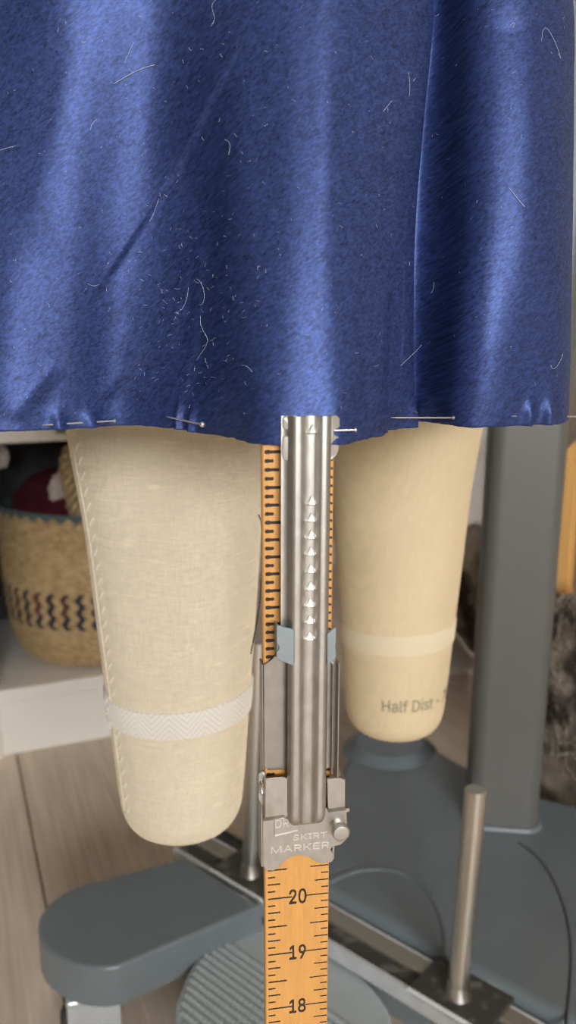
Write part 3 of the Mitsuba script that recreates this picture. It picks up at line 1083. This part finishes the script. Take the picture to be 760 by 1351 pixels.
ridge([(428, 1166), (445, 1158), (470, 1149), (495, 1146), (525, 1150), (552, 1164), (574, 1190), (586, 1222), (590, 1262)], .0042)
# seam groove between base and right arm: two thin beads with a dark line between
gp = [(684, 1112), (708, 1130), (730, 1162), (746, 1205), (753, 1255), (751, 1305), (745, 1370)]
p = curve(np.array([onz(x, y, ZT) for x, y in gp]), 50)
t = tube(p, .0013, 8)
obj('seam_line', t, 'rubber', baseK, smooth=True)
# boss under the right leg
bc = onz(514, 987, ZT)
obj('boss', lathe([(0, ZT - .004), (.072, ZT - .004), (.066, ZT + .001), (.058, ZT + .006), (.054, ZT + .012), (.049, ZT + .0135), (0, ZT + .0135)], 64, (bc[0], bc[1], 0)), 'grey_paint', baseK, smooth=50)

# post
PB = np.array([.2775, .985])
px_ = .048
pw = sbox(-.0440, -.034, .0440, .034).buffer(-.016).buffer(.016)
ca, sa = math.cos(math.radians(-7)), math.sin(math.radians(-7))
pp = Polygon([(PB[0] + x * ca - y * sa, PB[1] + x * sa + y * ca) for x, y in pw.exterior.coords])
pm = prism(pp, [(ZT - .01, 0), (1.30, 0)], .003)
sh = (pm.vertices[:, 2] - ZT) / .6
pm.vertices[:, 0] += .006 * sh
post = obj('post', pm, 'post_paint', stand, smooth=40, label='dark grey rounded rectangular upright post')
pf = Polygon([(PB[0] + x * ca - y * sa, PB[1] + x * sa + y * ca) for x, y in pw.buffer(.006).exterior.coords])
obj('collar', prism(pf, rounded_layers(ZT - .004, ZT + .005, .004, 3), .003), 'grey_paint', post, smooth=40)
for x, y in ((711, 1000), (706, 1040)):
    q = at(x, y, .985)
    d = np.array([ca, sa, 0])
    obj('screw', rod(q - d * .012, q + d * .0015, .0045, 16, .001), 'chrome', post)
obj('support_arm', rod([.288, .985, 1.16], [.012, .625, 1.16], .016, 24), 'post_paint', stand)
obj('neck', rod([.012, .625, 1.10], [.012, .625, 1.19], .020, 24, .003), 'steel', form)

# rail: channel with a bar and two rods on plates
ANGR = math.atan2(dR[1], dR[0])
RL = np.eye(4)
RL[:2, 0], RL[:2, 1], RL[:2, 3] = dR, nR, RA + nR * .012
LR_ = np.linalg.norm(RB - RA)


def rl(size, c, ch=.001):
    return xf(cbox(size, c, ch), RL)


x0, x1 = -.11, LR_ + .22
rail = obj('rail', rl((x1 - x0, .062, .010), ((x0 + x1) / 2, 0, .0925)), 'dark_steel', stand, smooth=False, label='black steel rail with bright edges under the two rods')
obj('front_flange', rl((x1 - x0, .006, .019), ((x0 + x1) / 2, -.034, .0925), .0012), 'aluminium', rail, smooth=False)
obj('rear_flange', rl((x1 - x0, .005, .024), ((x0 + x1) / 2, .033, .089), .0012), 'dark_steel', rail, smooth=False)
obj('bar', rl((x1 - x0, .020, .008), ((x0 + x1) / 2, .000, .0985), .002), 'raw_bar', rail, smooth=False)
obj('bar_edge', rl((x1 - x0, .003, .0095), ((x0 + x1) / 2, .0105, .0985), .0006), 'aluminium', rail, smooth=False)
rods_px = [((330, 1152), (341, 845), None), ((604, 1312), (628, 1041), 'short bright steel rod standing on the right block')]
for i, (pb, pt, lb) in enumerate(rods_px):
    c = 0.0 if i == 0 else LR_
    blk = obj('mounting_block', rl((.085, .072, .009), (c, -.001, .1012), .0015), 'dark_steel', rail, smooth=False)
    obj('bright_edge', rl((.085, .003, .004), (c, -.0375, .1040), .0006), 'bright_steel', blk, smooth=False)
    foot = onz(*pb, .105)
    top = at(*pt, foot[1])
    rd = obj('upright_rod', rod(foot, top, .0101 if i else .0098, 40, .0012), 'steel', rail, smooth=30, label=lb or 'tall bright steel rod half hidden behind the pale leg')
    obj('weld_collar', lathe([(0, .1045), (.0135, .1045), (.0125, .107), (.0108, .113), (.0102, .118), (0, .118)], 40, (foot[0], foot[1], 0)), 'steel', rd, smooth=40)
q = onz(636, 1302, .1052)
obj('paint_mark', lathe([(0, -.0002), (.004, -.0002), (.0035, .0004), (0, .0004)], 12, q), 'red_paint', f'{rail}__mounting_block_001', smooth=False)
q = RA + dR * (LR_ + .118)
obj('rail_bolt', lathe([(0, 0), (.008, 0), (.008, .004), (.006, .006), (0, .006)], 24, (q[0] + nR[0] * .018, q[1] + nR[1] * .018, .081)), 'chrome', rail)

# arm reaching left with a caster
arm_px = [(352, 1193), (240, 1272), (165, 1271)]
n0, n1 = np.array(plan([(346, 1194)])[0]), np.array(plan([(165, 1271)])[0])
f0, f1 = np.array(plan([(243, 1131)])[0]), np.array(plan([(118, 1164)])[0])
endc = np.array(plan([(121, 1215)])[0])
aend = np.array([n1, *plan([(128, 1277), (92, 1270), (62, 1251), (50, 1226), (56, 1202), (75, 1183), (96, 1171)]), f1])
aend = CubicSpline(np.r_[0, np.cumsum(np.linalg.norm(np.diff(aend, axis=0), axis=1))], aend, bc_type=((1, (n1 - n0) / np.linalg.norm(n1 - n0)), (1, (f0 - f1) / np.linalg.norm(f0 - f1))))
arm_poly = Polygon([tuple(n0), *[tuple(x) for x in aend(np.linspace(0, aend.x[-1], 60))], tuple(f0)])
arm = obj('arm', prism(arm_poly, rounded_layers(.064, ZT, .0045, 4, .003), .004), 'grey_paint', stand, smooth=40, label='rounded dark grey base arm reaching left over a caster')
# lower skirt of the base under the rail, towards the pedal
low_poly = Polygon([tuple(RA - dR * .04 - nR * .010), tuple(RB + dR * .2 - nR * .010), tuple(RB + dR * .2 + nR * .02), tuple(RA - dR * .06 + nR * .02)]).buffer(-.008).buffer(.008)
obj('lower_housing', prism(low_poly, rounded_layers(.045, .0745, .006, 4), .006), 'grey_paint', stand, smooth=40)
# another arm on the far right
ra = Polygon(plan([(690, 1110), (770, 1066), (900, 1100), (980, 1180), (960, 1260), (860, 1330), (745, 1351)])).buffer(.01)


def caster(name_px, zc=.064, yaw=0.6):
    cst = obj('caster', tube([[name_px[0], name_px[1], .0], [name_px[0], name_px[1], .0001]], .001, 6), 'chrome', stand) if False else None
    x, y = name_px
    d = np.array([math.cos(yaw), math.sin(yaw), 0])
    nrm = np.array([-d[1], d[0], 0])
    w = np.array([x, y, .025]) - d * .016
    key = obj('caster', cat_mesh([lathe([(0, .056), (.017, .056), (.019, .058), (.017, .0635), (0, .0635)], 32, (x, y, 0)),
                                  *[xf(cbox((.054, .003, .040), (-.006, sgn * .0150, .036), .001), mat(np.c_[d, nrm, [0, 0, 1]], (x, y, 0))) for sgn in (-1, 1)],
                                  xf(rbox((.056, .034, .010), .004, (-.006, 0, .0540)), mat(np.c_[d, nrm, [0, 0, 1]], (x, y, 0)))]), 'caster_zinc', stand, label='zinc plated caster')
    obj('wheel', rod(w - nrm * .010, w + nrm * .010, .025, 40, .003), 'rubber', key)
    obj('axle', rod(w - nrm * .017, w + nrm * .017, .004, 16, .0008), 'steel', key)
    return key


cp = onz(124, 1318, .062)
caster((cp[0], cp[1] + .022), yaw=0.25)
caster((bc[0] - .01, bc[1] + .02), yaw=.3)
caster(tuple(far + nR * .40 - dR * .05), yaw=.8)
caster(tuple(RB + dR * .16 - nR * .02), yaw=.8)

# foot pedal: oval plate, ribs along the rail's direction
ZP = .080
edge = plan([(231, 1340), (236, 1312), (247, 1286), (264, 1258), (285, 1236), (310, 1218), (345, 1217), (390, 1231), (432, 1256), (470, 1281), (500, 1312), (516, 1342), (520, 1375), (500, 1420), (440, 1450), (360, 1455), (285, 1435), (245, 1395)], ZP)
pc = CubicSpline(np.arange(len(edge) + 1), np.vstack([edge, edge[:1]]), bc_type='periodic')(np.linspace(0, len(edge), 140, endpoint=False))
pedal_poly = Polygon(pc).buffer(0)
pedal = obj('foot_pedal', prism(pedal_poly, rounded_layers(ZP - .016, ZP, .004, 4), .004), 'pedal_grey', stand, smooth=40, label='oval grey foot pedal with a ribbed pad')
l0, l1 = np.array(onz(283, 1240, ZP)[:2]), np.array(onz(351, 1287, ZP)[:2])
dl = (l1 - l0) / np.linalg.norm(l1 - l0)
nl = np.array([dl[1], -dl[0]])
if nl[1] > 0:
    nl = -nl
inner_p = pedal_poly.buffer(-.006)
st = LineString([tuple(l0 - dl * .3 - nl * .004), tuple(l0 + dl * .4 - nl * .004)]).intersection(inner_p)
(ax, ay), (bx, by) = st.coords[0], st.coords[-1]
tt = tube(np.linspace([ax, ay, ZP], [bx, by, ZP], 8), .0042, 12)
tt.vertices[:, 2] = ZP + (tt.vertices[:, 2] - ZP) * .75
obj('step_edge', tt, 'pedal_grey', pedal, smooth=True)
for k in range(22):
    o = l0 + nl * (.005 + k * .0085)
    st = LineString([tuple(o - dl * .4), tuple(o + dl * .4)]).intersection(inner_p)
    if st.is_empty or st.length < .02:
        continue
    a, b = np.array(st.coords[0]), np.array(st.coords[-1])
    n = int(st.length / .0016)
    s = np.linspace(0, 1, n)
    pts = np.c_[a + (b - a) * s[:, None], np.full(n, ZP + .0004)]
    rr = .0026 + .0005 * np.sin(np.arange(n) * 1.6)
    rr[0] = rr[-1] = .001
    tt = tube(pts, rr, 8)
    obj('rib', tt, 'pedal_grey', pedal, smooth=True)
pv = (np.array(plan([(440, 1330)], ZP)[0]))
obj('lever', cat_mesh([rod([*(RA + dR * .10 - nR * .05), .055], [*(RA + dR * .10 - nR * .01), .06], .011, 20, .002)]), 'dark_steel', pedal)

# ---------------------------------------------------------------- shelf with basket, left
SA0, SA1, SB = 0.030, 0.475, 1.43
sh = thing('shelf_unit', 'white laminate shelf unit on the floor behind the pale leg', 'shelf')


def rm(size, c, ch=.0015):
    return xf(cbox(size, c, ch), ROOM)


dep = .40
for a in (SA0 + .010, SA1 - .010):
    obj('side_panel', rm((.020, dep, .60), (a, SB + dep / 2 - .004, .30)), 'white_laminate', sh, smooth=False)
W_ = SA1 - SA0 - .04
for a in (SA0 + .0225, SA1 - .0225):
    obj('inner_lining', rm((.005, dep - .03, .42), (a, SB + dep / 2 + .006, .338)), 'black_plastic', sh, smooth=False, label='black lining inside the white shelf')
obj('shelf_board', rm((W_, dep, .026), ((SA0 + SA1) / 2, SB + dep / 2, .112)), 'white_laminate', sh, smooth=False)
obj('shelf_board', rm((W_, dep, .024), ((SA0 + SA1) / 2, SB + dep / 2, .564)), 'white_laminate', sh, smooth=False)
obj('kick_plate', rm((W_, .016, .099), ((SA0 + SA1) / 2, SB + .014, .0495)), 'white_laminate', sh, smooth=False)
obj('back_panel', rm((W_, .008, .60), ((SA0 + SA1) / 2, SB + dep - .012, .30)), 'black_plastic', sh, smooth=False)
q = onz(80, 571, .577)
g = rbox((.085, .10, .012), .004)
cg = room(.215, SB + .045, .5825)
tg = rbox((.085, .012, .016), .004, (0, -.052, -.008))
obj('folded_cloth', xf(cat_mesh([g, tg]), mat(np.c_[[*U2, 0], [*V2, 0], [0, 0, 1]], cg)), 'green_cloth', smooth=40, label='green folded cloth edge on top of the white shelf', cat='cloth')

bk = thing('basket', 'woven straw basket with a dark zigzag band in the white shelf', 'basket')
BZ = [.126, .129, .140, .165, .21, .27, .33, .41]
BR = [.100, .118, .138, .154, .165, .170, .172, .170]
fr_ = PchipInterpolator(BZ, BR)


def basket_wall(zlist, off, saw=0.0, sides=160):
    v, uv, f = [], [], []
    k = len(zlist)
    for i in range(sides + 1):
        a = 2 * math.pi * i / sides
        for j, z in enumerate(zlist):
            zz = z + (saw * (abs((i / 4) % 1 - .5) * 2) if j == k - 1 else 0)
            zz += .010 * math.cos(a + 2.2) * (z - .126) / .28
            r = float(fr_(min(z, .41))) + off
            v.append([BASKET_C[0] + r * math.cos(a), BASKET_C[1] + r * math.sin(a), zz])
            uv.append([i / sides, (z - .126) / .284])
    for i in range(sides):
        for j in range(k - 1):
            f.append([i * k + j, (i + 1) * k + j, (i + 1) * k + j + 1, i * k + j + 1])
    return np.array(v), np.array(f), np.array(uv)


v, f, uv = basket_wall(list(np.r_[np.linspace(.126, .17, 12), np.linspace(.18, .396, 24), .400]), 0, .010)
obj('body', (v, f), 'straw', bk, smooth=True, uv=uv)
obj('bottom', lathe([(0, .126), (.101, .126), (.101, .130), (0, .130)], 48, (BASKET_C[0], BASKET_C[1], 0)), 'straw_rope', bk)
v, f, uv = basket_wall([.20, .30, .40, .412, .414], -.004)
v2, f2, _ = basket_wall([.20, .30, .40, .412, .414], -.007)
obj('lining', (np.vstack([v, v2]), np.vstack([f, f2[:, ::-1] + len(v)])), 'teal_cotton', bk, smooth=True, label='dark teal cotton lining')
# twisted rope handle at the front
ctr = curve([at(108, 690, 1.42), at(101, 672, 1.425), at(93, 640, 1.44), at(89, 615, 1.45), at(95, 595, 1.455), at(118, 588, 1.46), at(142, 597, 1.455), at(152, 625, 1.45), at(150, 670, 1.435), at(147, 697, 1.42)], 90)
tan = np.gradient(ctr, axis=0)
tan /= np.linalg.norm(tan, axis=1, keepdims=True)
n_a = np.cross(tan, [0.1, 1, 0])
n_a /= np.linalg.norm(n_a, axis=1, keepdims=True)
n_b = np.cross(tan, n_a)
sarc = np.r_[0, np.cumsum(np.linalg.norm(np.diff(ctr, axis=0), axis=1))]
hd = None
for k in range(3):
    ph = sarc / .048 * 2 * np.pi + k * 2 * np.pi / 3
    q = ctr + .0100 * (np.cos(ph)[:, None] * n_a + np.sin(ph)[:, None] * n_b)
    if hd is None:
        hd = obj('handle', tube(q, .0060, 8), 'straw_rope', bk, smooth=True, label='twisted straw rope handle')
    else:
        obj('strand', tube(q, .0060, 8), 'straw_rope', hd, smooth=True)
tas = []
for sx in (108, 147):
    for k in range(7):
        p = at(sx + rng.uniform(-6, 6), 690, 1.415)
        tas.append(tube([p, p + [rng.uniform(-.008, .008), -.004, -.015], p + [rng.uniform(-.02, .02), -.003, -.04]], [.003, .0028, .0012], 6))
obj('handle_ends', cat_mesh(tas), 'straw_rope', bk, smooth=True, kind='stuff')


def lump(c, r, seed, amp=.25, freq=2.2, sub=4):
    m = trimesh.creation.icosphere(subdivisions=sub, radius=1.0)
    d = np.array(m.vertices)
    k = 1 + amp * (meshkit.fbm(d * freq + seed * 3.1, 3, seed) - .5) * 2
    m.vertices = d * k[:, None] * np.asarray(r) + np.asarray(c)
    return m


c = BASKET_C
obj('knitwear', lump([c[0] - .005, c[1] - .005, .405], (.134, .134, .082), 3, .24), 'red_wool', smooth=True, label='dark red woollen knitwear heaped in the straw basket', cat='knitwear')
q = at(76, 650, 1.455)
obj('cotton_scrap', lump(q, (.015, .010, .032), 5, .4), 'white_cotton', smooth=True, label='pale cotton scrap beside the basket handle', cat='cloth')
q = at(3, 602, 1.52)
obj('cotton_scrap', lump(q, (.012, .010, .022), 8, .4), 'white_cotton', smooth=True, label='pale cotton scrap at the left edge of the red knitwear', cat='cloth')

# ---------------------------------------------------------------- right background: pine side table, box, fur throw
tb_ = thing('side_table', 'orange pine side table with rounded corner behind the grey post', 'side table')
LF = onz(722, 1054, 0) - np.array([.018, 0, 0])
tax = np.array([math.cos(math.radians(-30)), math.sin(math.radians(-30)), 0])
tay = np.array([-tax[1], tax[0], 0])


def bent_frame(p, along, width, h):
    """A bent wooden frame: up one leg, round the corner, across, round and down."""
    r = .06
    pts = [(0, 0), (0, h - r)] + [(r - r * math.cos(a), h - r + r * math.sin(a)) for a in np.linspace(0, math.pi / 2, 8)[1:]]
    pts = pts + [(width - x, z) for x, z in pts[::-1]]
    ls = LineString(pts).buffer(.014, cap_style=2, join_style=1)
    m = prism(ls, [(-.017, .002), (-.015, 0), (.015, 0), (.017, .002)], .008)
    Rm = np.c_[along, [0, 0, 1], np.cross(along, [0, 0, 1])]
    return xf(m, mat(Rm, p))


HT = .585
obj('bent_frame', bent_frame(LF + [0.016, 0, 0], tax, .55, HT), 'pine', tb_, smooth=35)
obj('bent_frame', bent_frame(LF + [0.016, 0, 0] + tay * .42, tax, .55, HT), 'pine', tb_, smooth=35)
obj('table_top', xf(cbox((.53, .48, .022), (.275, .21, HT + .026), .004), mat(np.c_[tax, tay, [0, 0, 1]], LF + [.016, 0, 0])), 'pine', tb_, smooth=False)
obj('lower_shelf', xf(cbox((.522, .42, .018), (.275, .21, .276), .003), mat(np.c_[tax, tay, [0, 0, 1]], LF + [.016, 0, 0])), 'pine', tb_, smooth=False)
TBM = mat(np.c_[tax, tay, [0, 0, 1]], LF + [.016, 0, 0])
cbx = thing('cardboard_box', 'brown cardboard box with a hand hole on the lower shelf of the pine table', 'box')
bx_ = m3.Manifold.cube([.46, .30, .20], True)
hole = m3.Manifold.cylinder(.06, .014, .014, 24, True).rotate([90, 0, 0]).translate([-.150, -.15, -.030 + .03])
bm = bx_ - hole
mm = bm.to_mesh()
bm = trimesh.Trimesh(mm.vert_properties[:, :3], mm.tri_verts)
obj('carton', xf(bm, TBM @ mat(None, (.280, .20, .386))), 'cardboard', cbx, smooth=False)
obj('label', xf(cbox((.05, .0008, .022), (.120, .049, .306), .0002), TBM), 'paper_warm', cbx, smooth=False, label='small white paper label')
# things on the table top
tz = HT + .037
obj('storage_box', xf(rbox((.30, .30, .040), .004, (.27, .20, tz + .020)), TBM), 'black_plastic', smooth=30, label='flat black box on top of the pine side table', cat='box')
obj('paper_stack', xf(rbox((.27, .27, .030), .003, (.26, .20, tz + .055)), TBM), 'paper_warm', smooth=30, label='white paper stack on the flat black box', cat='paper')
obj('cutting_case', xf(rbox((.27, .26, .055), .005, (.26, .20, tz + .098)), TBM), 'teal_plastic', smooth=30, label='teal case on top of the white paper stack', cat='case')

# fur throw: a thick lumpy sheet from the lower shelf down to the floor, running left behind the post
fur = thing('fur_throw', 'grey brown fur throw heaped under the pine side table behind the post', 'throw')
top_r = [at(570, 716, 1.85), at(600, 722, 1.74), at(640, 728, 1.58), at(690, 785, 1.30), at(735, 818, 1.13), at(790, 818, 1.05), at(860, 815, 0.99)]
bot_r = [at(560, 800, 1.88), at(597, 815, 1.80), at(640, 862, 1.60), at(690, 952, 1.28), at(732, 985, 1.11), at(775, 1010, 1.05), at(850, 1010, 1.00)]
back_r = [p + np.array(o) for p, o in zip(top_r, [(.06, .12, 0), (.06, .12, 0), (.03, .10, 0), (-.02, .07, 0), (-.01, .045, 0), (0, .035, 0), (0, .03, 0)])]
g0, g1, g2 = (curve(x, 60) for x in (back_r, top_r, bot_r))
rowsf = []
for t in np.linspace(0, 1, 14):
    rowsf.append(g0 * (1 - t) + g1 * t + np.array([0, 0, .03]) * math.sin(t * math.pi))
for t in np.linspace(0, 1, 40)[1:]:
    q = g1 * (1 - t) + g2 * t
    q = q + np.array([-.02, -.05, 0]) * math.sin(t * math.pi)
    rowsf.append(q)
under = [g2 * (1 - t) + (g0 * [1, 1, 0] + [0, 0, .02]) * t for t in np.linspace(0, 1, 6)[1:]]
G = np.array(rowsf + under)
du_, dv_ = np.gradient(G, axis=1), np.gradient(G, axis=0)
nf = np.cross(du_, dv_)
nf /= np.linalg.norm(nf, axis=2, keepdims=True) + 1e-9
if nf[30, 30] @ np.array([0, -1, .2]) < 0:
    nf = -nf
G = G + nf * (.045 * (meshkit.fbm(G * 11, 3, 2) - .5))[..., None]
G[..., 2] = np.maximum(G[..., 2], .012)
ix = np.arange(G.shape[0] * 60).reshape(G.shape[0], 60)
qd = np.stack([ix[:-1, :-1], ix[:-1, 1:], ix[1:, 1:], ix[1:, :-1]], -1).reshape(-1, 4)
obj('hide', (G.reshape(-1, 3), qd), 'fur', fur, smooth=True)
GP, GN = G[:54].reshape(-1, 3), nf[:54].reshape(-1, 3)
V, Fc = [], []
for k in range(26000):
    i = rng.integers(len(GP))
    j = min(len(GP) - 1, i + 1)
    p = GP[i] + (GP[j] - GP[i]) * rng.random() * (np.linalg.norm(GP[j] - GP[i]) < .05) + rng.normal(0, .004, 3)
    d = GN[i] * .6 + np.array([0, -.1, -.9]) + rng.normal(0, .35, 3)
    d /= np.linalg.norm(d)
    L = rng.uniform(.012, .024)
    sd = np.cross(d, rng.normal(0, 1, 3))
    sd = sd / np.linalg.norm(sd) * .0011
    n = len(V)
    V += [p - sd, p + sd, p + d * L]
    Fc.append([n, n + 1, n + 2])
V = np.array(V)
V[:, 2] = np.maximum(V[:, 2], .003)
obj('pile', (V, np.array(Fc)), 'fur', fur, smooth=False, kind='stuff')

# white board leaning on the back wall, and paper on the floor
wb = thing('white_board', 'pale white board standing behind the yellowed leg and the post', 'board')
pbd = at(622, 650, 2.12)
obj('panel', xf(cbox((.50, .018, .60), (0, 0, .30), .003), mat(trimesh.transformations.rotation_matrix(math.radians(26), [0, 0, 1])[:3, :3] @ trimesh.transformations.rotation_matrix(math.radians(-8), [1, 0, 0])[:3, :3], [pbd[0] + .02, pbd[1] + .02, .05])), 'paper_white', wb, smooth=False)
obj('foot', xf(cbox((.50, .05, .05), (0, 0, .025), .004), mat(np.c_[tax, tay, [0, 0, 1]], [pbd[0] + .02, pbd[1] + .02, 0])), 'pine', wb, smooth=False)
psh = Polygon(plan([(540, 842), (590, 832), (622, 862), (626, 884), (600, 886), (545, 892)], 0.004)).buffer(.01).buffer(-.005)
obj('paper_sheet', prism(psh, [(.0, 0), (.010, 0), (.012, .002)], .01), 'paper_warm', smooth=30, label='white paper pad lying on the floor in front of the fur throw', cat='paper')
